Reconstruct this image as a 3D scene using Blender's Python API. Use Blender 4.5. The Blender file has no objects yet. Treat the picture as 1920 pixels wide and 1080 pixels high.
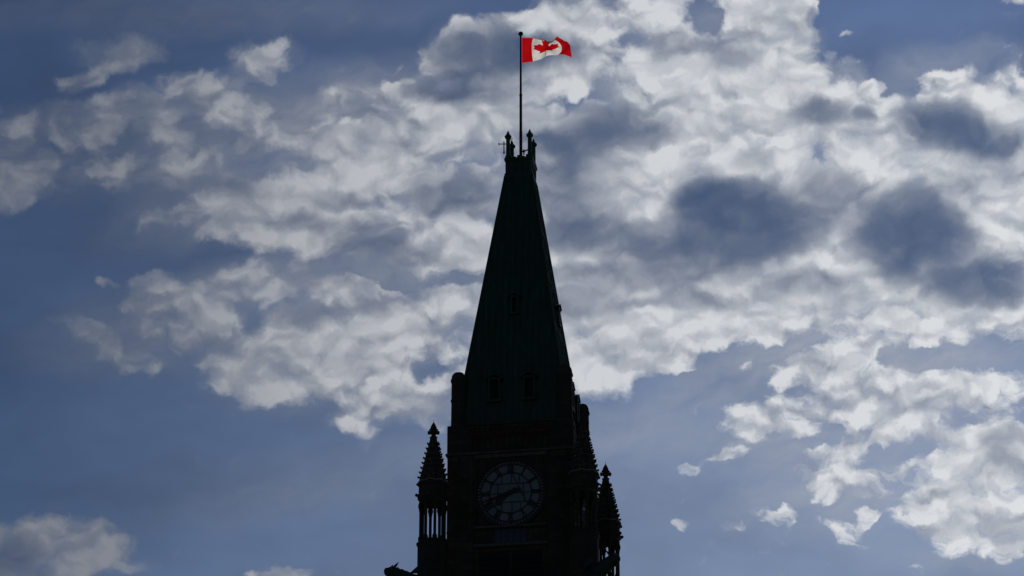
import bpy, bmesh, math, random
from mathutils import Vector, Matrix

SC = bpy.context.scene
COL = SC.collection
R_ = math.radians

# ------------------------------------------------------------------ camera
VR = Vector((0.984218, 0.176959, 0.000000))
VU = Vector((0.070562, -0.392456, 0.917060))
VF = Vector((-0.162282, 0.902587, 0.398749))
cam = bpy.data.cameras.new('camera')
cam_ob = bpy.data.objects.new('camera', cam)
COL.objects.link(cam_ob)
cam.lens = 102.94
cam.sensor_width = 36.0
cam.clip_start = 0.5
cam.clip_end = 20000
cam_ob.matrix_world = Matrix(((VR.x, VU.x, -VF.x, 34.122), (VR.y, VU.y, -VF.y, -193.515),
                              (VR.z, VU.z, -VF.z, 1.7), (0, 0, 0, 1)))
SC.camera = cam_ob

# ------------------------------------------------------------------ exposure
SC.view_settings.view_transform = 'Standard'
SC.view_settings.look = 'None'
SC.view_settings.gamma = 1.0
SC.view_settings.exposure = -1.3
EXPO = 2.0 ** -1.3
SKY_STRENGTH = 0.05
SUN_ELEV, SUN_AZ = 27.0, -11.0           # azimuth from +Y towards +X, degrees

# ------------------------------------------------------------------ sun
sun = bpy.data.lights.new('sun', 'SUN')
sun.energy = 5.0
sun.angle = R_(0.53)
sun.color = (1.0, 0.95, 0.88)
sun_ob = bpy.data.objects.new('sun', sun)
COL.objects.link(sun_ob)
sd = Vector((math.sin(R_(SUN_AZ)) * math.cos(R_(SUN_ELEV)), math.cos(R_(SUN_AZ)) * math.cos(R_(SUN_ELEV)), math.sin(R_(SUN_ELEV))))
sun_ob.rotation_euler = sd.to_track_quat('Z', 'Y').to_euler()

# ------------------------------------------------------------------ world: clear sky + a field of cumulus
world = bpy.data.worlds.new('World')
SC.world = world
world.use_nodes = True
world.cycles.sampling_method = 'MANUAL'
world.cycles.sample_map_resolution = 512
NT = world.node_tree
NT.nodes.clear()


class V:
    """a scalar or vector socket with operators"""
    def __init__(s, sock): s.s = sock


def _plug(node, idx, val):
    if isinstance(val, V):
        NT.links.new(val.s, node.inputs[idx])
    else:
        node.inputs[idx].default_value = val


def M(op, *a, clamp=False):
    n = NT.nodes.new('ShaderNodeMath'); n.operation = op; n.use_clamp = clamp
    for i, x in enumerate(a): _plug(n, i, x)
    return V(n.outputs[0])


def VM(op, *a, out=0):
    n = NT.nodes.new('ShaderNodeVectorMath'); n.operation = op
    for i, x in enumerate(a):
        if op == 'SCALE' and i == 1: _plug(n, 3, x)
        else: _plug(n, i, x)
    return V(n.outputs[out])


def DOT(a, b): return VM('DOT_PRODUCT', a, b, out=1)


def MR(v, f0, f1, t0=0.0, t1=1.0, smooth=True):
    n = NT.nodes.new('ShaderNodeMapRange')
    n.interpolation_type = 'SMOOTHSTEP' if smooth else 'LINEAR'
    n.clamp = True
    for i, x in enumerate((v, f0, f1, t0, t1)): _plug(n, i, x)
    return V(n.outputs[0])


def NOISE(vec, scale, detail=2.0, rough=0.5, color=False, dist=0.0, dim='2D'):
    n = NT.nodes.new('ShaderNodeTexNoise'); n.noise_dimensions = dim
    _plug(n, 'Vector', vec); n.inputs['Scale'].default_value = scale
    n.inputs['Detail'].default_value = detail; n.inputs['Roughness'].default_value = rough
    n.inputs['Distortion'].default_value = dist
    return V(n.outputs['Color' if color else 'Fac'])


def COMB(x, y, z=0.0):
    n = NT.nodes.new('ShaderNodeCombineXYZ')
    for i, v in enumerate((x, y, z)): _plug(n, i, v)
    return V(n.outputs[0])


def MIXC(f, a, b):
    n = NT.nodes.new('ShaderNodeMix'); n.data_type = 'RGBA'; n.clamp_factor = True
    _plug(n, 0, f)
    for i, x in ((6, a), (7, b)):
        if isinstance(x, V): NT.links.new(x.s, n.inputs[i])
        else: n.inputs[i].default_value = (x[0], x[1], x[2], 1.0)
    return V(n.outputs[2])


tc = NT.nodes.new('ShaderNodeTexCoord')
dirv = V(tc.outputs['Generated'])
df = DOT(dirv, tuple(VF))
dfs = M('MAXIMUM', df, 0.15)
u = M('ADD', M('MULTIPLY', M('DIVIDE', DOT(dirv, tuple(VR)), dfs), 54.9), 9.6)
v = M('SUBTRACT', 5.4, M('MULTIPLY', M('DIVIDE', DOT(dirv, tuple(VU)), dfs), 54.9))
p = COMB(u, v)

# two warps turn the round masses into torn and billowed outlines
w1 = VM('SUBTRACT', NOISE(p, 0.9, 2.0, 0.5, True), (0.5, 0.5, 0.5))
w2 = VM('SUBTRACT', NOISE(p, 3.2, 4.0, 0.6, True), (0.5, 0.5, 0.5))
pa = VM('MULTIPLY_ADD', w1, (0.75, 0.55, 0.0), p)
pw = VM('MULTIPLY_ADD', w2, (0.30, 0.25, 0.0), pa)
ps = VM('MULTIPLY_ADD', w2, (0.16, 0.12, 0.0), VM('MULTIPLY_ADD', w1, (0.5, 0.4, 0.0), p))

# cloud masses: x, y, half width, half height, tilt, amount (hundredths of the view)
PUFFS = [
 # scattered puffs, upper left
 (220,95,75,30,-5,.72),(150,150,52,22,-15,.7),(252,100,32,26,0,.5),(500,108,66,32,-15,.7),(460,125,30,30,0,.4),
 (120,232,98,36,-8,.85),(198,215,28,36,0,.6),(268,215,58,46,0,.8),(262,180,45,28,0,.65),(380,178,62,36,0,.65),
 (400,240,95,42,0,.62),(470,215,60,50,0,.6),(350,150,40,18,10,.5),(20,305,48,42,0,.85),(15,350,72,45,-25,.85),
 (140,312,72,36,0,.75),(220,325,62,32,0,.6),(322,285,52,28,0,.65),(300,322,72,26,0,.5),(400,335,110,40,0,.55),
 (390,418,95,36,0,.8),(430,380,75,42,0,.65),(510,500,105,38,-25,.95),(10,225,40,30,0,.35),(600,185,60,28,0,.35),
 (310,555,62,36,0,.75),(270,585,38,32,0,.72),(340,600,65,42,0,.8),(370,560,50,30,0,.5),(400,640,62,46,0,.85),(440,690,62,38,0,.85),
 (150,620,58,22,10,.42),(190,635,42,26,10,.42),(240,672,65,22,15,.4),(195,526,22,8,10,.5),(130,600,30,12,0,.3),(235,695,20,14,0,.35),
 # the broad mass left of the spire
 (600,590,125,55,-20,.95),(590,665,150,60,-15,1.0),(530,695,85,48,0,.8),(690,555,60,28,10,.95),(725,640,95,62,-10,1.0),
 (830,600,115,60,0,.95),(770,715,140,52,0,.95),(690,770,62,36,-15,.95),(800,772,66,30,0,.65),(640,790,40,18,0,.4),(560,735,90,25,0,.5),
 (560,370,155,58,-20,.9),(650,330,175,66,-25,.95),(785,285,155,48,-20,.9),(890,235,85,55,0,.8),(700,248,115,22,-15,.75),
 (600,282,105,32,-10,.6),(520,425,105,40,0,.8),(640,455,42,30,0,.65),(592,452,32,22,0,.6),(630,410,145,40,0,.8),(700,210,100,40,-20,.45),
 (780,440,95,26,0,.85),(870,425,75,60,0,.85),(835,482,115,36,0,.85),(900,470,60,40,0,.6),(860,360,95,48,0,.85),(880,530,80,50,0,.4),
 # above and around the flag
 (742,140,32,24,0,.65),(822,118,18,26,0,.6),(780,185,65,32,0,.5),(870,170,85,42,0,.65),(890,95,90,45,0,.75),
 (965,42,42,20,0,.95),(1015,35,24,14,0,.95),(1065,28,62,36,0,.95),(1112,62,66,72,0,1.0),(1005,112,135,60,0,.95),
 (1060,140,95,30,0,.9),(990,185,75,42,0,.85),(930,215,70,45,0,.7),
 (1232,62,52,66,0,.85),(1265,112,72,52,0,.9),(1205,15,50,30,0,.75),(1290,132,105,46,0,.95),(1410,70,45,60,0,.9),(1335,3,125,16,0,.85),
 (1440,100,90,125,0,1.0),(1485,48,40,42,0,1.0),(1505,95,24,30,0,.9),(1512,62,24,22,0,.8),(1515,140,20,16,0,.8),(1500,15,40,18,0,.5),(1560,100,14,8,0,.3),(1470,170,62,58,0,1.0),(1380,190,120,60,0,.9),
 # the great cloud right of the pole
 (1205,240,140,78,10,1.0),(1070,230,80,50,0,.7),(1080,290,120,60,0,.85),(1300,220,60,60,0,.8),
 (1590,172,46,50,0,1.0),(1642,160,26,13,0,.75),(1585,225,84,52,0,.95),(1560,280,90,40,0,.7),
 (1772,140,46,20,-15,.85),(1830,150,52,20,0,.72),(1792,172,52,26,0,.95),(1882,170,62,40,0,.95),(1850,205,85,32,0,1.0),
 (1780,245,110,50,15,.95),(1905,110,30,30,0,.7),(1908,8,25,9,0,.7),(1597,62,16,6,0,.32),(1690,185,25,14,0,.45),
 (1500,300,260,90,0,1.0),(1660,330,170,60,0,1.0),(1700,450,320,140,0,1.2),(1860,340,160,120,0,1.0),(1340,500,320,150,0,1.1),
 (1190,340,200,80,0,.95),(1150,500,150,130,0,.95),(1250,620,250,70,-15,.95),(1150,675,130,52,-12,1.0),(1100,600,80,80,0,.8),(1060,440,70,70,0,.6),
 (1500,560,320,80,0,1.0),(1750,610,260,55,0,.95),
 # broken cloud, lower right
 (1450,695,105,24,0,.75),(1555,690,95,42,0,.95),(1600,668,42,30,0,.9),(1740,720,125,34,0,.95),(1850,730,90,35,0,.95),(1480,780,112,32,-5,1.0),
 (1640,762,112,30,0,.95),(1695,790,92,36,-15,.95),(1640,822,62,14,-10,.8),(1560,850,62,15,-10,.85),(1612,870,52,26,0,.75),
 (1500,890,62,15,8,.85),(1572,898,62,20,0,.85),(1600,922,62,18,-10,.85),(1690,870,32,20,0,.7),(1780,885,105,58,-20,1.0),
 (1850,830,92,62,0,1.0),(1885,900,82,100,0,1.0),(1800,960,102,38,0,1.0),(1765,1000,42,20,0,.65),(1845,1000,82,26,0,.85),(1905,1005,40,38,0,.95),(1700,700,60,20,0,.5),
 (1472,972,36,20,0,.80),(1478,955,16,14,0,.35),(1570,985,34,18,15,.62),(1622,968,24,12,-30,.6),(1373,984,22,10,0,.6),(1266,980,18,8,0,.42),
 (1290,880,12,9,0,.42),(1362,850,38,10,-15,.45),(1600,1015,32,5,0,.45),(1692,1050,32,13,0,.45),(1790,1035,30,10,0,.35),
 # low, left corner
 (68,985,42,22,-10,.95),(150,1032,82,46,0,1.5),(185,1010,40,26,0,.6),(45,1055,105,58,0,.95),(4,1018,16,20,0,.8),(258,1065,32,16,0,.6),(542,1072,42,14,0,.85),(498,1079,40,8,0,.7),(350,758,14,5,0,.3),(320,1040,10,5,0,.4),
 # gaps
 (635,622,66,10,-50,-1.2),(808,692,28,20,0,-1.0),(770,652,26,18,0,-.6),(800,625,30,10,0,-.4),(850,525,135,16,3,-.95),(700,505,90,25,-10,-.5),
 (545,468,70,14,-20,-.7),(855,316,90,9,-17,-.8),(765,355,14,40,10,-.6),(740,420,20,8,0,-.6),(400,468,90,14,0,-.5),(560,330,40,12,-30,-.4),(700,268,60,9,-12,-.6),
 (1190,85,12,70,22,-.8),(1340,42,58,30,15,-1.0),(1090,178,85,10,-14,-.9),(1045,195,35,25,0,-.7),(1370,180,30,14,-20,-.7),(1350,195,16,26,0,-.6),(1518,104,18,12,0,-1.0),(1530,20,16,22,0,-.9),
 (1690,195,32,60,0,-.8),(1600,302,36,30,0,-1.2),(1565,315,18,20,0,-.7),(1440,268,28,14,0,-.8),(1510,215,16,20,0,-.4),(1440,62,18,12,0,-.3),
 (1718,588,34,14,6,-1.9),(1590,625,100,24,-4,-1.8),(1505,612,26,26,0,-1.5),(1480,652,85,18,-5,-1.4),(1690,682,115,24,0,-1.6),(1800,668,60,28,0,-1.2),
 (1872,628,24,24,0,-1.3),(1370,662,44,22,-25,-1.5),(1305,702,50,22,-20,-.9),(1190,655,90,11,-32,-1.3),(1100,618,20,8,0,-.5),(1330,715,120,14,-5,-.6),(1560,790,20,30,0,-.3),
 (1735,850,50,16,-8,-.7),(1790,790,30,25,0,-.35),(1690,905,25,18,0,-.6),(1905,960,14,25,0,-.5),
]
# thick, shaded cloud bellies: x, y, half width, half height, tilt, amount
BELLIES = [
 (905,95,100,40,0,.7),(1000,100,110,28,0,.55),(880,165,90,35,0,.5),(1160,235,85,36,5,.68),(1080,262,90,32,0,.62),(1040,300,60,40,0,.35),(1110,320,70,34,0,.3),
 (1545,215,55,25,0,.65),(1625,212,20,12,0,.55),(1790,238,95,42,12,.95),(1850,262,75,32,0,.5),(1372,420,105,72,10,1.1),(1310,360,60,22,-20,.6),(1420,360,60,30,0,.6),
 (1720,445,105,78,15,1.15),(1660,470,60,50,0,.4),(1845,532,90,36,-3,.9),(1480,430,60,50,0,.55),(1545,368,75,42,0,.6),(1060,380,60,70,0,.5),(1160,445,120,32,5,.7),
 (1290,490,130,40,0,.5),(1120,520,100,26,0,.4),(1285,560,60,20,0,.4),(1530,528,80,22,0,.4),(1830,340,60,40,0,.3),(1410,300,40,18,0,.35),(1100,565,90,20,0,.4),(1260,90,40,18,0,.25),
 (850,365,90,42,0,.5),(620,375,60,18,0,.3),(620,420,110,16,0,.3),(560,600,70,18,0,.35),(740,480,80,26,0,.5),(600,520,70,20,0,.35),(690,460,60,25,0,.5),
 (830,170,90,25,0,.3),(600,200,60,20,0,.2),(22,1045,55,34,-25,.7),(1870,850,40,40,30,.25),(340,340,90,25,0,.35),(450,300,80,30,0,.3),(370,190,60,18,0,.3),(440,350,60,25,0,.3),
 (930,300,60,30,0,.2),(700,570,60,20,0,.15),(1010,215,60,14,0,.2),(1360,110,50,30,0,.2),
]


def field(items, vec, edge0, edge1):
    """sum of soft ellipses; the running total rides in z so the nodes evaluate one after another"""
    st = vec
    for (x, y, rx, ry, a, amp) in items:
        x, y, rx, ry = x / 100, y / 100, rx / 100, ry / 100
        q = st
        if a:
            n = (-math.sin(R_(a) / 2), math.cos(R_(a) / 2), 0.0)      # mirror that lays the tilted axis along x
            q = VM('REFLECT', st, n)
            k2 = 2 * (x * n[0] + y * n[1])
            x, y = x - k2 * n[0], y - k2 * n[1]
        d = VM('MULTIPLY_ADD', q, (1 / rx, 1 / ry, 0), (-x / rx, -y / ry, 0))
        f = MR(DOT(d, d), edge0, edge1, amp, 0.0)
        st = VM('MULTIPLY_ADD', f, (0, 0, 1), st)
    sep = NT.nodes.new('ShaderNodeSeparateXYZ')
    NT.links.new(st.s, sep.inputs[0])
    return V(sep.outputs[2])


# thin sheets of high veil: x, y, half width, half height, tilt, amount
VEILS = [
 (330,15,380,45,0,.22),(560,205,150,60,-15,.40),(430,265,170,60,-10,.45),(120,300,170,60,0,.30),(480,330,200,50,-15,.45),(360,420,140,40,-10,.35),(720,190,150,60,-20,.40),
 (300,620,140,60,10,.30),(420,560,140,50,-15,.30),(180,650,120,50,0,.28),(640,500,260,45,-10,.45),(860,540,140,40,0,.45),(820,330,140,50,-15,.5),(560,740,120,30,0,.25),
 (1340,45,90,50,0,.35),(1100,180,130,35,-12,.40),(1190,90,50,90,15,.40),(1600,300,90,60,0,.40),(1700,190,70,70,0,.35),(1590,640,220,60,0,.45),(1740,690,180,60,0,.45),(1400,690,160,50,-15,.40),
 (1620,850,200,90,0,.45),(1560,960,160,50,0,.30),(1300,800,220,50,-8,.25),(1000,820,260,40,-8,.22),(700,900,260,50,0,.12),(1300,900,300,70,0,.12),(1780,1040,160,30,0,.25),(1820,110,110,30,0,.3),(480,950,180,40,-10,.14),
]
cover = M('ADD', field([q for q in PUFFS if q[5] > 0], pw, -0.35, 2.5), field([(x, y, rx, ry, a, m * .78) for x, y, rx, ry, a, m in PUFFS if m < 0], pw, -0.8, 2.9))
sheet = field(VEILS, ps, -0.8, 2.8)
belly = field(BELLIES, ps, -0.7, 2.3)

# cumulus goes on outside the part of the sky listed above
du = M('MAXIMUM', M('SUBTRACT', M('ABSOLUTE', M('SUBTRACT', u, 9.6)), 9.6), 0.0)
dv = M('MAXIMUM', M('SUBTRACT', M('ABSOLUTE', M('SUBTRACT', v, 5.4)), 5.4), 0.0)
away = MR(M('ADD', du, dv), 0.2, 2.5)
wide = MR(NOISE(pw, 0.22, 4.0, 0.55), 0.42, 0.62)
cover = M('ADD', cover, M('MULTIPLY', away, wide))
belly = M('ADD', belly, M('MULTIPLY', away, MR(NOISE(ps, 0.3, 3.0, 0.5), 0.5, 0.75)))

# billows: soft cells at two sizes and fine noise for frayed edges
def CELLS(vec, scale, smooth=0.6):
    n = NT.nodes.new('ShaderNodeTexVoronoi'); n.voronoi_dimensions = '2D'; n.feature = 'SMOOTH_F1'
    _plug(n, 'Vector', vec); n.inputs['Scale'].default_value = scale
    n.inputs['Smoothness'].default_value = smooth
    return V(n.outputs['Distance'])


tilted = COMB(DOT(pw, (0.93, -0.25, 0)), DOT(pw, (0.32, 1.25, 0)))
c1 = CELLS(tilted, 1.05)
c2 = CELLS(VM('ADD', tilted, (3.3, 7.1, 0)), 2.3)
nb = NOISE(pw, 1.2, 7.0, 0.56)
ns = NOISE(VM('MULTIPLY', pa, (0.8, 1.3, 0)), 0.62, 2.0, 0.5)
nbc = M('SUBTRACT', nb, 0.5)
nsc = M('SUBTRACT', ns, 0.5)
puff = M('ADD', M('MULTIPLY', M('SUBTRACT', 0.42, c1), 1.05), M('ADD', M('MULTIPLY', M('SUBTRACT', 0.42, c2), 0.65), M('MULTIPLY', nbc, 1.25)))
# the upper flank of every billow catches the light, its foot stays grey
c1u = CELLS(VM('ADD', tilted, (0.12, -0.24, 0)), 1.05)
c2u = CELLS(VM('ADD', tilted, (3.3 + 0.06, 7.1 - 0.12, 0)), 2.3)
nbu = NOISE(VM('ADD', pw, (0.09, -0.17, 0)), 1.2, 4.0, 0.5)
flank = M('ADD', M('SUBTRACT', c1u, c1), M('ADD', M('MULTIPLY', M('SUBTRACT', c2u, c2), 0.8), M('MULTIPLY', M('SUBTRACT', nb, nbu), 0.8)))
wisp = M('SUBTRACT', NOISE(COMB(DOT(pw, (0.75, -0.3, 0)), DOT(pw, (0.6, 1.9, 0)), 0.0), 1.3, 4.0, 0.55), 0.5)
# the lower right bank is broken finer than the rest
grain = M('SUBTRACT', NOISE(VM('MULTIPLY', pw, (0.8, 1.25, 0)), 3.2, 5.0, 0.6), 0.5)
frayed = M('MULTIPLY', grain, M('ADD', 0.55, M('MULTIPLY', MR(u, 11.0, 14.0), MR(v, 5.0, 7.0, 0.0, 1.5))))
dens = M('ADD', M('MULTIPLY', M('MINIMUM', cover, 1.7), 0.75),
         M('MULTIPLY', M('ADD', M('ADD', M('MULTIPLY', puff, 1.15), M('ADD', M('MULTIPLY', wisp, 0.6), frayed)), M('MULTIPLY', nsc, 1.0)), MR(cover, 0.0, 0.4, 0.3, 1.0)))
bl = M('MINIMUM', belly, 1.7)
alpha = MR(M('ADD', dens, M('MULTIPLY', bl, 0.7)), 0.12, M('ADD', M('ADD', MR(ns, 0.35, 0.65, 0.85, 1.25), MR(u, 0.0, 8.0, 0.45, 0.0)), 0.12))
alpha = M('MULTIPLY', alpha, MR(u, 0.0, 7.0, 0.78, 1.0))
solid = MR(cover, 1.1, 1.9)
calm = M('SUBTRACT', 1.0, M('ADD', M('MULTIPLY', M('MINIMUM', bl, 1.0), 0.5), M('MULTIPLY', solid, 0.38)))
form = M('ADD', M('MULTIPLY', puff, 0.75), M('ADD', M('MULTIPLY', flank, 0.9), M('ADD', M('MULTIPLY', wisp, 0.7), M('MULTIPLY', nsc, -0.4))))
form = M('ADD', M('ADD', 0.74, M('MULTIPLY', solid, 0.16)), M('MULTIPLY', form, calm))
form = MR(M('ADD', form, M('MULTIPLY', grain, 0.30)), 0.12, 1.18, 0.15, 1.0, smooth=False)
gloom = M('MULTIPLY', bl, M('ADD', 1.1, M('ADD', M('MULTIPLY', puff, -0.35), M('ADD', M('MULTIPLY', wisp, -0.5), M('MULTIPLY', nsc, 0.6)))))
form = M('ADD', form, M('MULTIPLY', M('SUBTRACT', 1.0, alpha), M('SUBTRACT', 0.42, M('MULTIPLY', bl, 0.4))))
bright = M('MULTIPLY', form, M('POWER', 0.11, M('MAXIMUM', gloom, 0.0)))
# thin veil of ice haze between and around the puffs
haze = M('MULTIPLY', M('MAXIMUM', MR(cover, 0.03, 1.05, 0.0, 0.52), M('MINIMUM', sheet, 0.6)), M('ADD', 1.0, M('ADD', M('MULTIPLY', wisp, 1.6), M('MULTIPLY', nsc, 0.8))))

K = 1.0 / (SKY_STRENGTH * EXPO)


def k(c): return (c[0] * K, c[1] * K, c[2] * K)


uu = MR(u, -1.0, 19.5, smooth=False)
vv = MR(v, 0.0, 10.8, smooth=False)
top = MIXC(uu, k((.034, .060, .128)), k((.105, .162, .312)))
bot = MIXC(uu, k((.048, .086, .172)), k((.232, .303, .455)))
clear = MIXC(vv, top, bot)
veil = NOISE(VM('MULTIPLY', pa, (0.6, 1.5, 0)), 0.35, 4.0, 0.5)
clear = VM('SCALE', clear, MR(veil, 0.3, 0.7, 0.88, 1.14, smooth=False))
lr = NT.nodes.new('ShaderNodeValToRGB')
for i, (pos, c) in enumerate(((0.0, (.225, .24, .275)), (0.17, (.245, .26, .295)), (0.36, (.46, .475, .51)), (0.58, (.60, .62, .655)), (1.0, (.72, .74, .765)))):
    el = lr.color_ramp.elements[i] if i < 2 else lr.color_ramp.elements.new(pos)
    el.position = pos
    el.color = (*c, 1)
NT.links.new(uu.s, lr.inputs[0])
lit = VM('SCALE', V(lr.outputs[0]), K)
shade = MIXC(uu, k((.036, .062, .125)), k((.054, .096, .195)))
cloud = MIXC(bright, shade, lit)
veiled = MIXC(haze, clear, MIXC(0.50, shade, lit))
sky_near = MIXC(alpha, veiled, cloud)

nish = NT.nodes.new('ShaderNodeTexSky')
nish.sky_type = 'NISHITA'
nish.sun_disc = False
nish.sun_elevation = R_(SUN_ELEV)
nish.sun_rotation = R_(SUN_AZ)
nish.air_density = 0.45
nish.dust_density = 0.3
nish.ozone_density = 1.6
final = MIXC(MR(df, 0.62, 0.86), V(nish.outputs[0]), sky_near)
bg = NT.nodes.new('ShaderNodeBackground')
bg.inputs['Strength'].default_value = SKY_STRENGTH
NT.links.new(final.s, bg.inputs['Color'])
wo = NT.nodes.new('ShaderNodeOutputWorld')
NT.links.new(bg.outputs[0], wo.inputs['Surface'])
#@@REST
# ------------------------------------------------------------------ materials
def mat(name, build):
    m = bpy.data.materials.new(name)
    m.use_nodes = True
    nt = m.node_tree
    build(nt, nt.nodes['Principled BSDF'])
    return m


def tex_noise(nt, scale, detail=4.0, rough=0.6, coord='Object', stretch=(1, 1, 1)):
    t = nt.nodes.new('ShaderNodeTexCoord')
    mp = nt.nodes.new('ShaderNodeMapping')
    mp.inputs['Scale'].default_value = stretch
    n = nt.nodes.new('ShaderNodeTexNoise')
    n.inputs['Scale'].default_value = scale
    n.inputs['Detail'].default_value = detail
    n.inputs['Roughness'].default_value = rough
    nt.links.new(t.outputs[coord], mp.inputs[0])
    nt.links.new(mp.outputs[0], n.inputs['Vector'])
    return n


def ramp(nt, src, stops):
    r = nt.nodes.new('ShaderNodeValToRGB')
    e = r.color_ramp.elements
    while len(e) < len(stops):
        e.new(0.5)
    for el, (pos, c) in zip(e, stops):
        el.position = pos
        el.color = (c[0], c[1], c[2], 1)
    nt.links.new(src, r.inputs[0])
    return r


def bump(nt, bsdf, src, strength, dist=0.02):
    b = nt.nodes.new('ShaderNodeBump')
    b.inputs['Strength'].default_value = strength
    b.inputs['Distance'].default_value = dist
    nt.links.new(src, b.inputs['Height'])
    nt.links.new(b.outputs[0], bsdf.inputs['Normal'])


def masonry(c_lo, c_hi, mortar, bw, bh, msize=0.02):
    def f(nt, b):
        t = nt.nodes.new('ShaderNodeTexCoord')
        sx = nt.nodes.new('ShaderNodeSeparateXYZ')
        nt.links.new(t.outputs['Object'], sx.inputs[0])
        add = nt.nodes.new('ShaderNodeMath'); add.operation = 'MULTIPLY_ADD'
        add.inputs[1].default_value = 0.93
        nt.links.new(sx.outputs[1], add.inputs[0]); nt.links.new(sx.outputs[0], add.inputs[2])
        cb = nt.nodes.new('ShaderNodeCombineXYZ')
        nt.links.new(add.outputs[0], cb.inputs[0]); nt.links.new(sx.outputs[2], cb.inputs[1])
        br = nt.nodes.new('ShaderNodeTexBrick')
        br.inputs['Scale'].default_value = 1.0
        br.inputs['Mortar Size'].default_value = msize
        br.inputs['Mortar Smooth'].default_value = 0.3
        br.inputs['Brick Width'].default_value = bw
        br.inputs['Row Height'].default_value = bh
        br.inputs['Color1'].default_value = (*c_lo, 1)
        br.inputs['Color2'].default_value = (*c_hi, 1)
        br.inputs['Mortar'].default_value = (*mortar, 1)
        nt.links.new(cb.outputs[0], br.inputs['Vector'])
        n = tex_noise(nt, 0.6, 6.0, 0.65, stretch=(1, 1, 0.5))
        g = ramp(nt, n.outputs['Fac'], [(0.3, (.5, .5, .5)), (0.7, (1.2, 1.15, 1.1))])
        mx = nt.nodes.new('ShaderNodeMix'); mx.data_type = 'RGBA'; mx.blend_type = 'MULTIPLY'
        mx.inputs[0].default_value = 1.0
        nt.links.new(br.outputs['Color'], mx.inputs[6]); nt.links.new(g.outputs[0], mx.inputs[7])
        nt.links.new(mx.outputs[2], b.inputs['Base Color'])
        b.inputs['Roughness'].default_value = 0.9
        b.inputs['Specular IOR Level'].default_value = 0.25
        bump(nt, b, br.outputs['Fac'], -0.4, 0.02)
    return f


def streaked(c0, c1, c2, rough, stretch=(4, 4, 0.25), metal=0.0, scale=1.0):
    def f(nt, b):
        n = tex_noise(nt, scale, 6.0, 0.65, stretch=stretch)
        g = ramp(nt, n.outputs['Fac'], [(0.3, c0), (0.5, c1), (0.72, c2)])
        nt.links.new(g.outputs[0], b.inputs['Base Color'])
        b.inputs['Roughness'].default_value = rough
        b.inputs['Metallic'].default_value = metal
        bump(nt, b, n.outputs['Fac'], 0.25, 0.01)
    return f


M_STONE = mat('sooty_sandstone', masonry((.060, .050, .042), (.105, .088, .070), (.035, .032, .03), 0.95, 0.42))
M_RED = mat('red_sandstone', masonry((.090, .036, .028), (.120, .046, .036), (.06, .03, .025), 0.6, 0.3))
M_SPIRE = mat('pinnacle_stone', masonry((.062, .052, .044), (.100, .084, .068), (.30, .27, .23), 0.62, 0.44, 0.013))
M_PALE = mat('weathered_pale_stone', streaked((.16, .15, .13), (.27, .25, .22), (.36, .34, .30), 0.9, (2, 2, 2)))
M_STONE2 = mat('worn_ledge_stone', streaked((.07, .064, .056), (.12, .11, .098), (.17, .158, .14), 0.9, (2, 2, 2)))
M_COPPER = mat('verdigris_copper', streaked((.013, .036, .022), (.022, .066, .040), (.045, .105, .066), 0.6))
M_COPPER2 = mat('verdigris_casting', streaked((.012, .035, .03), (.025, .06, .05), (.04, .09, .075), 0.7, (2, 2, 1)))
M_IRON = mat('black_iron', streaked((.012, .012, .013), (.018, .018, .019), (.03, .03, .03), 0.55, (2, 2, 2)))
M_GILT = mat('dark_bronze', streaked((.02, .017, .012), (.035, .03, .02), (.05, .042, .03), 0.5, (2, 2, 2)))
M_DIAL = mat('milk_glass', streaked((.13, .16, .175), (.20, .225, .235), (.28, .28, .265), 0.35, (1, 1, 1), scale=0.9))
M_LOUVER = mat('slate_louver', streaked((.03, .036, .05), (.05, .06, .08), (.08, .09, .11), 0.4, (1, 1, 3)))
M_DARK = mat('timber_and_shade_black', streaked((.012, .012, .012), (.018, .018, .017), (.026, .025, .024), 0.9, (2, 2, 2)))  # belfry louvers; the near-black also stands in for shade inside the lucarnes
def b_pole(nt, b):
    n = tex_noise(nt, 0.8, 2.0, 0.5)
    g = ramp(nt, n.outputs['Fac'], [(0.3, (.014, .016, .022)), (0.7, (.024, .027, .035))])
    nt.links.new(g.outputs[0], b.inputs['Base Color'])
    b.inputs['Roughness'].default_value = 0.5


M_POLE = mat('painted_steel', b_pole)


def b_ground(nt, b):
    n = tex_noise(nt, 0.08, 6.0, 0.6)
    g = ramp(nt, n.outputs['Fac'], [(0.35, (.022, .035, .012)), (0.65, (.045, .062, .022))])
    nt.links.new(g.outputs[0], b.inputs['Base Color'])
    b.inputs['Roughness'].default_value = 0.95


M_GROUND = mat('mown_grass', b_ground)


def cloth(c):
    def f(nt, b):
        nt.nodes.remove(b)
        out = nt.nodes['Material Output']
        n = tex_noise(nt, 3.0, 3.0, 0.5)
        g = ramp(nt, n.outputs['Fac'], [(0.3, tuple(x * 0.92 for x in c)), (0.7, c)])
        d = nt.nodes.new('ShaderNodeBsdfDiffuse'); t = nt.nodes.new('ShaderNodeBsdfTranslucent')
        mx = nt.nodes.new('ShaderNodeMixShader'); mx.inputs[0].default_value = 0.85
        nt.links.new(g.outputs[0], d.inputs[0]); nt.links.new(g.outputs[0], t.inputs[0])
        nt.links.new(d.outputs[0], mx.inputs[1]); nt.links.new(t.outputs[0], mx.inputs[2])
        nt.links.new(mx.outputs[0], out.inputs['Surface'])
    return f


M_FRED = mat('red_bunting', cloth((.62, .006, .010)))
M_FWHITE = mat('white_bunting', cloth((.88, .86, .80)))

# ------------------------------------------------------------------ mesh helpers
rnd = random.Random(7)


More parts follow.
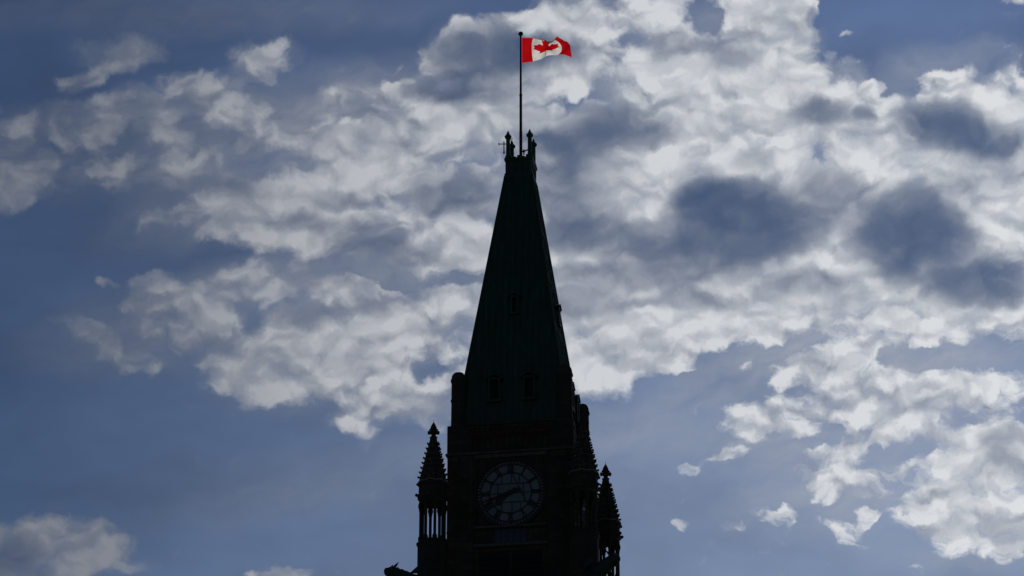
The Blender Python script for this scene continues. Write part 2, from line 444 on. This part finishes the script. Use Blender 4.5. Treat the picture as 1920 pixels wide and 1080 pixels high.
def obj(name, bm, m, parent=None, loc=None, smooth=False):
    bmesh.ops.recalc_face_normals(bm, faces=bm.faces[:])
    if smooth:
        for f in bm.faces:
            f.smooth = True
    me = bpy.data.meshes.new(name)
    bm.to_mesh(me)
    bm.free()
    for x in (m if isinstance(m, (list, tuple)) else [m]):
        me.materials.append(x)
    o = bpy.data.objects.new(name, me)
    COL.objects.link(o)
    if parent is not None:
        o.parent = parent
    if loc is not None:
        o.location = loc
    return o


def box(bm, x0, x1, y0, y1, z0, z1, bevel=0.0):
    r = bmesh.ops.create_cube(bm, size=1.0)
    for q in r['verts']:
        q.co = Vector(((x0 + x1) / 2 + q.co.x * (x1 - x0), (y0 + y1) / 2 + q.co.y * (y1 - y0), (z0 + z1) / 2 + q.co.z * (z1 - z0)))
    if bevel:
        es = list({e for q in r['verts'] for e in q.link_edges})
        bmesh.ops.bevel(bm, geom=es, offset=bevel, segments=1, affect='EDGES')
    return r['verts']


def rings(bm, loops, cap0=True, cap1=True):
    vs = [[bm.verts.new(q) for q in lp] for lp in loops]
    n = len(loops[0])
    for a, b in zip(vs[:-1], vs[1:]):
        for i in range(n):
            bm.faces.new((a[i], a[(i + 1) % n], b[(i + 1) % n], b[i]))
    if cap0: bm.faces.new(list(reversed(vs[0])))
    if cap1: bm.faces.new(vs[-1])


def lathe(bm, prof, n=8, c=(0, 0), rot=None):
    rot = math.pi / n if rot is None else rot
    rings(bm, [[(c[0] + r * math.cos(rot + 2 * math.pi * i / n), c[1] + r * math.sin(rot + 2 * math.pi * i / n), z) for i in range(n)] for r, z in prof])


def square(bm, prof, c=(0, 0)):
    lathe(bm, [(h * math.sqrt(2), z) for h, z in prof], 4, c)


def tube(bm, pts, rad, n=8):
    pts = [Vector(q) for q in pts]
    rad = rad if isinstance(rad, (list, tuple)) else [rad] * len(pts)
    loops = []
    for i, q in enumerate(pts):
        d = (pts[min(i + 1, len(pts) - 1)] - pts[max(i - 1, 0)]).normalized()
        a = d.cross(Vector((0, 0, 1)))
        if a.length < 1e-3: a = d.cross(Vector((0, 1, 0)))
        a.normalize(); b = a.cross(d)
        rr = rad[i] if isinstance(rad[i], tuple) else (rad[i], rad[i])
        loops.append([q + a * (rr[0] * math.cos(2 * math.pi * j / n)) + b * (rr[1] * math.sin(2 * math.pi * j / n)) for j in range(n)])
    rings(bm, loops)


def blob(bm, c, r, sub=1):
    res = bmesh.ops.create_icosphere(bm, subdivisions=sub, radius=1.0)
    rr = r if isinstance(r, (list, tuple)) else (r, r, r)
    for q in res['verts']:
        q.co = Vector((c[0] + q.co.x * rr[0], c[1] + q.co.y * rr[1], c[2] + q.co.z * rr[2]))


def bar(bm, a, b, w, y0, y1):
    """flat bar in the x-z plane from a to b, width w, between depths y0 and y1"""
    a, b = Vector((a[0], 0, a[1])), Vector((b[0], 0, b[1]))
    d = (b - a).normalized()
    s = Vector((-d.z, 0, d.x)) * (w / 2)
    lp = []
    for y in (y0, y1):
        o = Vector((0, y, 0))
        lp.append([a + s + o, b + s + o, b - s + o, a - s + o])
    rings(bm, lp)


def annulus(bm, r0, r1, y0, y1, n=64):
    lp = []
    for r, y in ((r0, y0), (r1, y0), (r1, y1), (r0, y1), (r0, y0)):
        lp.append([(r * math.cos(2 * math.pi * i / n), y, r * math.sin(2 * math.pi * i / n)) for i in range(n)])
    rings(bm, lp, False, False)
    bmesh.ops.remove_doubles(bm, verts=bm.verts[:], dist=1e-5)


def copy_tree(o, parent):
    c = o.copy()
    COL.objects.link(c)
    c.parent = parent
    for ch in list(o.children):
        copy_tree(ch, c)
    return c


def mirror_quarter(bm, k):
    """turn the geometry built for the front (-Y) face to face k"""
    bmesh.ops.rotate(bm, verts=bm.verts[:], cent=(0, 0, 0), matrix=Matrix.Rotation(k * math.pi / 2, 3, 'Z'))


def four(builder):
    """one mesh with the same trim on all four faces"""
    out = bmesh.new()
    for k in range(4):
        b = bmesh.new()
        builder(b)
        mirror_quarter(b, k)
        me = bpy.data.meshes.new('trim')
        b.to_mesh(me); b.free()
        out.from_mesh(me)
        bpy.data.meshes.remove(me)
    return out


# ------------------------------------------------------------------ ground
bm = bmesh.new()
bmesh.ops.create_circle(bm, cap_ends=True, segments=96, radius=6000)
ground = obj('ground', bm, M_GROUND)
ground['kind'] = 'structure'

# ------------------------------------------------------------------ the clock tower
tower = bpy.data.objects.new('clock_tower', None)
COL.objects.link(tower)
tower['label'] = 'tall dark stone clock tower with a steep green copper spire, seen against the clouds'
tower['category'] = 'clock tower'

# walls: shaft, clock stage with recessed centre, corner piers
bm = bmesh.new()
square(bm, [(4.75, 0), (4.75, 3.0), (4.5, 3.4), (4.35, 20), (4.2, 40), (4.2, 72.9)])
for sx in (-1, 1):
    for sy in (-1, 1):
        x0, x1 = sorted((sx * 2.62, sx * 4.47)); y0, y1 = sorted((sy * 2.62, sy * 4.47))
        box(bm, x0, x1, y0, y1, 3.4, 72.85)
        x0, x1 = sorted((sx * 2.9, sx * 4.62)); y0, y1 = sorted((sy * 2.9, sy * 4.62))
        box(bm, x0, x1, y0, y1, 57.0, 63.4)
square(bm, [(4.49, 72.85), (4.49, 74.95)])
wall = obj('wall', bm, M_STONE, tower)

def each(name, builder, m):
    """the same piece of trim as one part on every face"""
    for k in range(4):
        b = bmesh.new()
        builder(b)
        mirror_quarter(b, k)
        obj(name, b, m, tower)


# ledges, string courses and the moulded cornice
each('ledge', lambda b: box(b, -2.6, 2.6, -4.62, -4.15, 67.22, 67.36, 0.02), M_STONE2)
each('ledge', lambda b: box(b, -2.6, 2.6, -4.50, -4.15, 65.9, 66.1, 0.02), M_STONE2)
each('string_course', lambda b: box(b, -4.58, 4.58, -4.60, -4.40, 72.72, 72.86, 0.02), M_STONE2)
each('string_course', lambda b: box(b, -2.6, 2.6, -4.42, -4.15, 72.42, 72.71, 0.02), M_STONE2)
def cornice(b):
    box(b, -3.1, 3.1, -4.66, -4.40, 74.60, 74.78, 0.02)
    box(b, -3.2, 3.2, -4.76, -4.40, 74.775, 74.97, 0.02)
    for i in range(18):
        x = -2.97 + i * 0.35
        box(b, x - .07, x + .07, -4.60, -4.45, 74.42, 74.61)
each('cornice', cornice, M_STONE)

# blind arcade under the eaves, in red stone
def arcade(b):
    box(b, -2.86, 2.86, -4.56, -4.44, 74.12, 74.36)
    box(b, -2.86, 2.86, -4.53, -4.44, 72.86, 72.93)
    for i in range(13):
        x = -2.7 + i * 0.45
        tube(b, [(x, -4.55, 72.9), (x, -4.55, 73.95)], 0.055, 6)
        box(b, x - .1, x + .1, -4.62, -4.47, 73.8, 73.92)
        box(b, x - .09, x + .09, -4.6, -4.47, 72.88, 72.97)
        if i < 12:
            pts = [(x + .225 + .19 * math.cos(t), -4.55, 73.92 + .21 * math.sin(t)) for t in [math.pi * j / 6 for j in range(7)]]
            tube(b, pts, 0.045, 5)
each('arcade_frieze', arcade, M_RED)

# carved rosettes in the corners of the dial recess, shafts and panels on the piers
for sx in (-1, 1):
    for sz in (-1, 1):
        def rosette(b, cx=sx * 2.22, cz=69.78 + sz * 2.15):
            blob(b, (cx, -4.2, cz), (.2, .08, .2))
            for q in range(5):
                a = q * 2 * math.pi / 5
                blob(b, (cx + .24 * math.cos(a), -4.2, cz + .24 * math.sin(a)), (.11, .06, .11))
        each('rosette', rosette, M_STONE)
    def shaft(b, sx=sx):
        lathe(b, [(.16, 67.36), (.16, 67.5), (.09, 67.56), (.09, 68.6), (.13, 68.62), (.13, 68.72), (.09, 68.74), (.09, 70.4), (.13, 70.42), (.13, 70.52), (.09, 70.54), (.09, 72.1), (.17, 72.3), (.17, 72.42)], 8, (sx * 2.5, -4.42))
    each('nook_shaft', shaft, M_STONE)
    for z in (68.2, 69.9, 71.6):
        each('sunk_panel', lambda b, sx=sx, z=z: box(b, min(sx * 3.05, sx * 3.75), max(sx * 3.05, sx * 3.75), -4.52, -4.44, z - .6, z + .6, .03), M_STONE)

# louvered belfry lights
def light(b, x0, x1, z0, z1, step):
    box(b, x0, x1, -4.24, -4.16, z0, z1)
    n = int((z1 - z0) / step)
    for i in range(n):
        box(b, x0 + .02, x1 - .02, -4.38, -4.2, z0 + .04 + i * step, z0 + .12 + i * step)
each('louver', lambda b: light(b, -2.2, -.1, 58.5, 65.6, .38), M_DARK)
each('louver', lambda b: light(b, .1, 2.2, 58.5, 65.6, .38), M_DARK)
def low_light(b):
    box(b, -1.12, 1.12, -4.26, -4.16, 66.14, 67.18)
    for i in range(6):
        box(b, -1.12 + i * .444, -1.09 + i * .444, -4.34, -4.2, 66.14, 67.18)
each('window', low_light, M_LOUVER)

# ---- clock, one on each face
NUMERALS = ['XII', 'I', 'II', 'III', 'IIII', 'V', 'VI', 'VII', 'VIII', 'IX', 'X', 'XI']


def make_clock(k):
    b = bmesh.new()
    annulus(b, 2.42, 2.58, 0.06, -0.16, 72)
    annulus(b, 2.36, 2.44, 0.05, -0.10, 72)
    ck = obj('clock', b, M_IRON, tower)
    b = bmesh.new()
    lp = [[(2.4 * math.cos(2 * math.pi * i / 72), y, 2.4 * math.sin(2 * math.pi * i / 72)) for i in range(72)] for y in (0.05, 0.0)]
    rings(b, lp)
    obj('dial', b, M_DIAL, ck)
    b = bmesh.new()
    for r0, r1 in ((2.06, 2.13), (1.44, 1.51), (2.33, 2.38)):
        annulus(b, r0, r1, -0.004, -0.05, 72)
    for i in range(60):
        a = i * math.pi / 30
        s, c = math.sin(a), math.cos(a)
        w = 0.10 if i % 5 else 0.17
        bar(b, (2.12 * s, 2.12 * c), (2.34 * s, 2.34 * c), w, -0.006, -0.045)
    for h in (-0.68, 0.68):
        w = math.sqrt(1.45 ** 2 - h * h)
        bar(b, (-w, h), (w, h), 0.05, -0.008, -0.04)
    bar(b, (-1.45, 0.0), (1.45, 0.0), 0.04, -0.009, -0.04)
    for x, z0, z1 in ((-.62, .7, 1.3), (.05, .7, 1.44), (.62, .7, 1.3), (-.62, -.7, -1.3), (.1, -.7, -1.44), (.7, -.7, -1.25), (-.9, 0, .67), (.9, 0, .67), (-.9, -.67, 0), (.95, -.67, 0)):
        bar(b, (x, z0), (x, z1), 0.04, -0.0075, -0.04)
    bar(b, (.12, 1.40), (1.18, -.86), 0.05, -0.010, -0.041)
    obj('tracery', b, M_IRON, ck)
    for i, nm in enumerate(NUMERALS):
        b = bmesh.new()
        a = i * math.pi / 6
        wd = {'I': .085, 'V': .20, 'X': .20}
        tot = sum(wd[ch] for ch in nm) + .02 * (len(nm) - 1)
        x = -tot / 2
        rot = Matrix.Rotation(a, 3, 'Y')
        def P(px, pz):
            q = rot @ Vector((px, 0, pz))
            return (q.x, q.z)
        for ch in nm:
            w = wd[ch]
            if ch == 'I':
                bar(b, P(x + w / 2, 1.53), P(x + w / 2, 2.05), .07, -0.012, -0.06)
            elif ch == 'V':
                bar(b, P(x, 2.05), P(x + w / 2, 1.53), .07, -0.012, -0.06)
                bar(b, P(x + w, 2.05), P(x + w / 2, 1.53), .045, -0.013, -0.061)
            else:
                bar(b, P(x, 2.05), P(x + w, 1.53), .07, -0.012, -0.06)
                bar(b, P(x + w, 2.05), P(x, 1.53), .045, -0.013, -0.061)
            x += w + .02
        bar(b, P(-tot / 2 - .05, 2.04), P(tot / 2 + .05, 2.04), .035, -0.0125, -0.0605)
        bar(b, P(-tot / 2 - .05, 1.54), P(tot / 2 + .05, 1.54), .035, -0.0125, -0.0605)
        obj('numeral', b, M_IRON, ck)

    def hand(nm, ang, prof, tail, y0, y1):
        b = bmesh.new()
        s, c = math.sin(ang), math.cos(ang)
        top = [(r, w) for r, w in prof]
        outl = [(-w, r) for r, w in top] + [(w, r) for r, w in reversed(top)]
        def T(q): return (q[0] * c + q[1] * s, -q[0] * s + q[1] * c)
        rings(b, [[(T(q)[0], y, T(q)[1]) for q in outl] for y in (y0, y1)])
        lp = [[(.16 * math.cos(j * math.pi / 8), y, .16 * math.sin(j * math.pi / 8)) for j in range(16)] for y in (y0 - .002, y1 - .02)]
        rings(b, lp)
        obj(nm, b, M_IRON, ck)
    mins = 42.0
    hand('hour_hand', (7 + mins / 60) * math.pi / 6, [(-.5, .10), (-.3, .07), (0, .10), (.5, .075), (.85, .11), (1.02, .24), (1.16, .20), (1.26, .07), (1.46, .01)], 0, -0.10, -0.14)
    hand('minute_hand', mins * math.pi / 30, [(-.75, .13), (-.5, .08), (0, .10), (.7, .095), (1.3, .065), (1.5, .12), (1.62, .05), (2.12, .012)], 0, -0.17, -0.21)
    ck.location = Matrix.Rotation(k * math.pi / 2, 3, 'Z') @ Vector((0, -4.28, 69.78))
    ck.rotation_euler = (0, 0, k * math.pi / 2)
    return ck


ck0 = make_clock(0)
for k in (1, 2, 3):
    c = copy_tree(ck0, tower)
    c.location = Matrix.Rotation(k * math.pi / 2, 3, 'Z') @ Vector((0, -4.28, 69.78))
    c.rotation_euler = (0, 0, k * math.pi / 2)

# ---- spire: steep pyramid with standing seams and rolled hips
ZB, ZT, HB, HT = 75.2, 95.85, 3.97, 1.0
SL = (HB - HT) / (ZT - ZB)
def half(z): return HB - (z - ZB) * SL
bm = bmesh.new()
square(bm, [(HB - .3, 74.92), (HB + .05, 74.97), (HB + .05, 75.15), (HB, ZB), (HT, ZT)])
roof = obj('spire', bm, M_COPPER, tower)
def seams(b):
    nrm = Vector((0, -1, SL)).normalized()
    for i in range(-8, 9):
        x = i * 0.46
        ztop = ZB + (HB - abs(x) - .04) / SL
        ztop = min(ztop, ZT - .05)
        a = Vector((x, -half(ZB + .02), ZB + .02)); c = Vector((x, -half(ztop), ztop))
        s = Vector((.022, 0, 0)); o = nrm * .05
        rings(b, [[a - s - nrm * .01, a + s - nrm * .01, a + s + o, a - s + o], [c - s - nrm * .01, c + s - nrm * .01, c + s + o, c - s + o]])
    for z in (79.6, 83.3, 87.4, 91.3):
        h = half(z)
        box(b, -h, h, -h - .035, -h + .1, z, z + .07)
    tube(b, [(-HB - .02, -HB - .02, ZB), (-HT - .02, -HT - .02, ZT)], [.10, .07], 8)
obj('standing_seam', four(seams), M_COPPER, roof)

# collar, parapet and corner posts at the top
bm = bmesh.new()
square(bm, [(HT + .03, ZT - .15), (HT + .06, ZT + .1), (HT - .01, ZT + .25), (HT - .01, 97.0), (HT + .07, 97.1), (HT + .07, 97.3), (HT - .05, 97.34)])
rnd2 = random.Random(3)
def merl(b):
    for i in range(5):
        x = -.66 + i * .33
        z = 97.34 + (.16 if i % 2 == 0 else .05) + rnd2.random() * .05
        box(b, x - .11, x + .11, -.96, -.8, 97.3, z)
    for i in range(4):
        x = -.7 + i * .46
        box(b, x - .05, x + .05, -1.04, -.95, 96.2, 96.95)
me = bpy.data.meshes.new('t'); q = four(merl); q.to_mesh(me); q.free(); bm.from_mesh(me); bpy.data.meshes.remove(me)
obj('crown', bm, M_COPPER, tower)
for sx, sy in ((-1, -1), (1, -1), (1, 1), (-1, 1)):
    bm = bmesh.new()
    lathe(bm, [(.23, 97.2), (.23, 97.5), (.165, 97.6), (.155, 98.5), (.18, 98.56), (.155, 98.62), (.155, 98.95), (.26, 99.08), (.27, 99.2), (.18, 99.28), (.12, 99.4), (.02, 99.66)], 8)
    obj('post', bm, M_COPPER, tower, (sx * .82, sy * .82, 0))

# aerial arm bracketed to the front left post, and a stay bar from the pole to the right post
bm = bmesh.new()
tube(bm, [(-.82, -.82, 98.55), (-1.52, -.95, 98.55)], .035, 6)
tube(bm, [(-1.12, -.88, 98.75), (-1.12, -.88, 97.75)], .045, 6)
blob(bm, (-1.12, -.88, 97.85), (.08, .08, .14))
tube(bm, [(-1.5, -.95, 98.45), (-1.5, -.95, 98.66)], .03, 6)
tube(bm, [(-.66, -.5, 97.3), (-.66, -.5, 99.1)], .03, 6)
tube(bm, [(-.80, -.5, 99.08), (-.5, -.5, 99.12)], .03, 6)
obj('antenna', bm, M_IRON, tower)
bm = bmesh.new()
tube(bm, [(.1, -.3, 98.05), (.82, -.82, 98.0)], .05, 6)
blob(bm, (.3, -.42, 98.04), (.12, .1, .12))
tube(bm, [(.3, -.42, 97.75), (.3, -.42, 98.2)], .05, 6)
obj('bracket', bm, M_IRON, tower)

# ---- lucarnes: open copper dormers standing off the roof
def make_lucarne(w, z0, z1, hood, off):
    """built on the front face about x = 0; w = clear width"""
    b = bmesh.new()
    yo = -half(z0) - off
    for sx in (-1, 1):
        box(b, sx * (w / 2 + .06) - .06, sx * (w / 2 + .06) + .06, yo - .05, yo + .06, z0, z1)
        box(b, sx * (w / 2 + .06) - .085, sx * (w / 2 + .06) + .085, yo - .07, yo + .08, z1 - .14, z1 - .02)
    box(b, -w / 2 - .2, w / 2 + .2, yo - .09, -half(z0) + .1, z0 - .16, z0)
    box(b, -w / 2 - .12, w / 2 + .12, yo - .045, yo + .055, z1 - .02, z1 + .12)
    lu = obj('lucarne', b, M_COPPER, tower)
    b = bmesh.new()
    yb = -half(z1 + hood) + .05
    yf = yo - .12
    hw = w / 2 + .30
    a = [(-hw, z1 + .02), (0, z1 + hood), (hw, z1 + .02), (hw, z1 + .12), (0, z1 + hood + .13), (-hw, z1 + .12)]
    rings(b, [[(x, yf, z) for x, z in a], [(x, yb, z) for x, z in a]])
    obj('hood', b, M_COPPER, lu)
    b = bmesh.new()
    lp = [[(-w / 2, -half(z0) - .02, z0), (w / 2, -half(z0) - .02, z0), (w / 2, -half(z1) - .02, z1), (-w / 2, -half(z1) - .02, z1)],
          [(-w / 2, -half(z0) + .05, z0), (w / 2, -half(z0) + .05, z0), (w / 2, -half(z1) + .05, z1), (-w / 2, -half(z1) + .05, z1)]]
    rings(b, lp)
    obj('shade_panel', b, M_DARK, lu)  # solid slab on the roof slope, coloured dark as the lucarne's shaded inside
    return lu


big = make_lucarne(.62, 76.95, 78.5, .36, .22)
small = make_lucarne(.34, 84.05, 85.25, .25, .13)
for k in range(4):
    mr = Matrix.Rotation(k * math.pi / 2, 3, 'Z')
    for x in (-1.24, 1.24):
        c = big if (k == 0 and x < 0) else copy_tree(big, tower)
        c.location = mr @ Vector((x, 0, 0))
        c.rotation_euler = (0, 0, k * math.pi / 2)
    c = small if k == 0 else copy_tree(small, tower)
    c.rotation_euler = (0, 0, k * math.pi / 2)

# ---- corner turrets rising beside the roof
bm = bmesh.new()
lathe(bm, [(.70, 71.6), (.70, 74.2), (.76, 74.3), (.76, 74.5), (.54, 74.8), (.52, 76.9), (.57, 76.95), (.57, 77.1), (.52, 77.15), (.515, 78.35), (.58, 78.45), (.58, 78.6), (.53, 78.7), (.49, 78.95), (.36, 79.14), (.1, 79.24)])
tur = obj('turret', bm, M_STONE, tower, (-3.83, -3.83, 0))
for sx, sy in ((1, -1), (1, 1), (-1, 1)):
    c = copy_tree(tur, tower)
    c.location = (sx * 3.83, sy * 3.83, 0)

# ---- pinnacles: open octagonal lanterns with crocketed spirelets
PN = 8
def make_pinnacle():
    b = bmesh.new()
    # crocketed spirelet over the canopy
    lathe(b, [(1.0, 70.42), (.97, 70.7), (.29, 73.55), (.22, 73.9)], PN)
    for i in range(PN):
        a = math.pi / PN + 2 * math.pi * i / PN
        for j in range(8):
            z = 70.75 + j * .365
            r = .97 + (z - 70.7) * (.27 - .97) / (73.55 - 70.7)
            c, s = math.cos(a), math.sin(a)
            sz = (.118 - j * .004) * (0.9 + 0.25 * rnd.random())
            blob(b, ((r + .05) * c, (r + .05) * s, z + .06), (sz, sz, .085))
            blob(b, ((r + .10) * c, (r + .10) * s, z + .12), (.06, .06, .05))
    pn = obj('pinnacle', b, M_SPIRE, tower)
    b = bmesh.new()
    tube(b, [(0, 0, 73.6), (0, 0, 74.1)], [.2, .16], 8)
    for i in range(4):
        a = i * math.pi / 2 + math.radians(10)
        c, s = math.cos(a), math.sin(a)
        blob(b, (.2 * c, .2 * s, 74.22), (.18, .18, .15))
        blob(b, (.32 * c, .32 * s, 74.22), (.12, .12, .18))
        blob(b, (.2 * c, .2 * s, 74.44), (.12, .12, .10))
        blob(b, (.2 * c, .2 * s, 73.86), (.09, .09, .08))
    lathe(b, [(.17, 74.1), (.22, 74.3), (.25, 74.48), (.21, 74.66), (.09, 74.9), (.02, 75.0), (.012, 75.2)], 8)
    obj('finial', b, M_STONE, pn)
    b = bmesh.new()
    lathe(b, [(.94, 68.95), (.98, 69.0), (.98, 69.2), (1.10, 69.3), (1.12, 69.48), (1.02, 69.6), (1.0, 70.1), (1.08, 70.2), (1.08, 70.36), (1.0, 70.42)], PN)
    for i in range(PN):
        a = math.pi / PN + 2 * math.pi * i / PN
        blob(b, (1.16 * math.cos(a), 1.16 * math.sin(a), 69.5), (.12, .12, .14))
        blob(b, (1.10 * math.cos(a), 1.10 * math.sin(a), 70.28), (.10, .10, .11))
        # little pointed arch heads between the columns
        a2 = a + 2 * math.pi / PN
        p0 = Vector((.86 * math.cos(a), .86 * math.sin(a), 68.6)); p1 = Vector((.86 * math.cos(a2), .86 * math.sin(a2), 68.6))
        m_ = (p0 + p1) / 2 + Vector((0, 0, .42))
        for e in (p0, p1):
            mid = (e + m_) / 2 + (e - (p0 + p1) / 2) * .18 + Vector((0, 0, .08))
            tube(b, [e, mid, m_], .07, 5)
    obj('canopy', b, M_STONE, pn)
    b = bmesh.new()
    for i in range(PN):
        a = math.pi / PN + 2 * math.pi * i / PN
        a2 = a + 2 * math.pi / PN
        pts = []
        for j in range(9):
            t = j / 8
            pp = Vector((math.cos(a), math.sin(a), 0)).lerp(Vector((math.cos(a2), math.sin(a2), 0)), t) * 1.09
            pts.append((pp.x, pp.y, 70.36 + .13 * math.sin(math.pi * t)))
        tube(b, pts, .05, 5)
    obj('scalloped_band', b, M_PALE, pn)
    b = bmesh.new()
    lathe(b, [(1.04, 40.0), (1.04, 65.75), (1.13, 65.85), (1.13, 66.0), (1.0, 66.12), (.97, 66.22)], PN)
    obj('pedestal', b, M_STONE, pn)
    first = None
    for i in range(PN):
        a = math.pi / PN + 2 * math.pi * i / PN
        if first is None:
            b = bmesh.new()
            lathe(b, [(.17, 66.2), (.17, 66.4), (.14, 66.46), (.105, 66.52), (.105, 68.3), (.14, 68.34), (.12, 68.4), (.17, 68.56), (.19, 68.64), (.19, 68.74), (.14, 68.96)], 10)
            first = obj('column', b, M_STONE, pn, (.84 * math.cos(a), .84 * math.sin(a), 0))
        else:
            c = first.copy(); COL.objects.link(c); c.parent = pn
            c.location = (.84 * math.cos(a), .84 * math.sin(a), 0)
    return pn


pin = make_pinnacle()
pin.location = (-5.3, -5.3, 0)
for sx, sy in ((1, -1), (1, 1), (-1, 1)):
    c = copy_tree(pin, tower)
    c.location = (sx * 5.3, sy * 5.3, 0)

# ---- gargoyles lunging from the corners
def make_gargoyle():
    """along +X from the corner, at z = 0"""
    b = bmesh.new()
    tube(b, [(-.6, 0, -1.0), (.6, 0, -.8), (1.4, 0, -.55), (2.2, 0, -.3), (2.9, 0, -.15), (3.2, 0, -.1), (3.5, 0, -.08), (3.72, 0, -.1), (3.8, 0, -.12)],
         [(.55, .75), (.55, .7), (.5, .62), (.44, .54), (.4, .46), (.38, .42), (.34, .36), (.27, .28), (.16, .18)], 12)
    tube(b, [(3.2, 0, -.35), (3.5, 0, -.5), (3.72, 0, -.52)], [(.24, .12), (.2, .09), (.12, .05)], 8)
    for s in (-1, 1):
        tube(b, [(3.25, s * .2, .2), (3.1, s * .32, .42), (2.95, s * .36, .62)], [.12, .08, .015], 6)
        tube(b, [(1.2, s * .45, -.6), (1.7, s * .6, -.9), (2.3, s * .42, -.95)], [.22, .16, .1], 8)
        blob(b, (2.42, s * .42, -.97), (.18, .14, .1))
        blob(b, (3.55, s * .2, .16), (.08, .07, .07))
        tube(b, [(.5, s * .5, -.3), (1.0, s * .75, .1), (1.7, s * .8, .18), (2.2, s * .7, -.1)], [(.1, .25), (.08, .35), (.06, .25), (.03, .04)], 8)
    for i in range(6):
        x = .9 + i * .38
        blob(b, (x, 0, -.02 + i * .06), (.14, .06, .12))
    return obj('gargoyle', b, M_COPPER2, tower, smooth=False)


gg = make_gargoyle()
for i, (sx, sy) in enumerate(((-1, -1), (1, -1), (1, 1), (-1, 1))):
    c = gg if i == 0 else copy_tree(gg, tower)
    c.location = (sx * 5.3, sy * 5.3, 63.45)
    c.rotation_euler = (0, 0, math.atan2(sy, sx))

# ------------------------------------------------------------------ flagpole
pole = bpy.data.objects.new('flagpole', None)
COL.objects.link(pole)
pole.location = (0, 0, 97.3)
pole['label'] = 'slim dark flagpole with a round cap rising from the top of the green spire'
pole['category'] = 'flagpole'
bm = bmesh.new()
lathe(bm, [(.2, 0), (.2, .12), (.12, .2), (.115, 2.6), (.105, 2.62), (.10, 5.6), (.115, 5.62), (.115, 5.75), (.085, 5.78), (.065, 10.75)], 16)
obj('shaft', bm, M_POLE, pole, smooth=False)
bm = bmesh.new()
lathe(bm, [(.06, 10.7), (.1, 10.76), (.17, 10.84), (.19, 10.92), (.17, 11.0), (.1, 11.07), (.02, 11.09)], 16)
obj('cap', bm, M_IRON, pole)

# ------------------------------------------------------------------ flag
LEAF_R = [(4890, 4430), (4845, 3567), (4870, 3500), (4956, 3469), (5815, 3620), (5699, 3300), (5719, 3227), (6660, 2465), (6448, 2366), (6414, 2287),
          (6600, 1715), (6058, 1830), (5985, 1792), (5880, 1545), (5457, 1999), (5380, 2005), (5346, 1942), (5550, 890), (5223, 1079), (5132, 1052), (4800, 400)]
LEAF = [(x / 9600, 1 - y / 4800) for x, y in LEAF_R]
LEAF += [(1 - x, y) for x, y in reversed(LEAF[:-1])]


def in_leaf(s, t):
    inside = False
    n = len(LEAF)
    for i in range(n):
        x0, y0 = LEAF[i]; x1, y1 = LEAF[(i + 1) % n]
        if (y0 > t) != (y1 > t) and s < (x1 - x0) * (t - y0) / (y1 - y0) + x0:
            inside = not inside
    return inside


def lerp_curve(c, s):
    for (a, va), (b, vb) in zip(c[:-1], c[1:]):
        if s <= b:
            f = (s - a) / (b - a)
            f = f * f * (3 - 2 * f) * .5 + f * .5
            return va + (vb - va) * f
    return c[-1][1]


# heights of the top and bottom hem along the fly, and how far the fly has blown out
TOP = [(0, 2.15), (.23, 2.03), (.45, 1.85), (.58, 1.76), (.73, 1.76), (.82, 2.02), (.88, 1.72), (.95, 1.48), (1, 1.05)]
BOT = [(0, .0), (.23, .04), (.45, .26), (.6, .33), (.75, .44), (.85, .44), (.95, .30), (1, .20)]
XT = [(0, .0), (.25, .88), (.5, 1.74), (.75, 2.42), (.82, 2.66), (.9, 3.1), (1, 3.72)]
XM = [(0, .0), (.25, .74), (.5, 1.86), (.75, 2.98), (1, 3.78)]
XB = [(0, .0), (.25, .86), (.5, 1.80), (.75, 2.82), (1, 3.72)]
bm = bmesh.new()
NS, NTT = 168, 84
grid = []
for i in range(NS + 1):
    s = i / NS
    row = []
    for j in range(NTT + 1):
        t = j / NTT
        zt, zb = lerp_curve(TOP, s), lerp_curve(BOT, s)
        x = lerp_curve(XB, s) * (1 - t) * (1 - t) * 1.0 + 2 * t * (1 - t) * (2 * lerp_curve(XM, s) - .5 * (lerp_curve(XB, s) + lerp_curve(XT, s))) + t * t * lerp_curve(XT, s)
        env = min(1, s * 2.2)
        # the upper hem of the middle curls away behind itself
        curl = math.exp(-((s - .56) / .20) ** 2)
        tf = 1 - .13 * curl
        g = t / tf if t < tf else 1 - (t - tf) * .6
        back = max(0.0, t - tf + .06) * 1.6 * curl
        crease = abs(((s * 2.1 + t * 1.3 + .15) % 1.0) - .5) - .25
        y = env * (.17 * math.sin(8.0 * s + 2.4 * t + .2) + .10 * math.sin(19 * s - 5.0 * t + 1.0) + .30 * crease + .025 * math.sin(37 * s + 11 * t)) + back
        z = zb + (zt - zb) * g + env * .015 * math.sin(24 * s + 5 * t) + y * .10
        x += env * .03 * math.sin(15 * s - 6 * t)
        row.append(bm.verts.new((x, y, z)))
    grid.append(row)
for i in range(NS):
    for j in range(NTT):
        f = bm.faces.new((grid[i][j], grid[i + 1][j], grid[i + 1][j + 1], grid[i][j + 1]))
        s, t = (i + .5) / NS, (j + .5) / NTT
        f.material_index = 0 if (s < .25 or s > .75 or in_leaf((s - .5) / 1.1 + .5, (t - .45) / 1.04 + .45)) else 1
        f.smooth = True
flag = obj('flag', bm, [M_FRED, M_FWHITE], None, (.1, 0, 105.72))
flag['label'] = 'red and white maple leaf flag streaming to the right from the flagpole'
flag['category'] = 'flag'
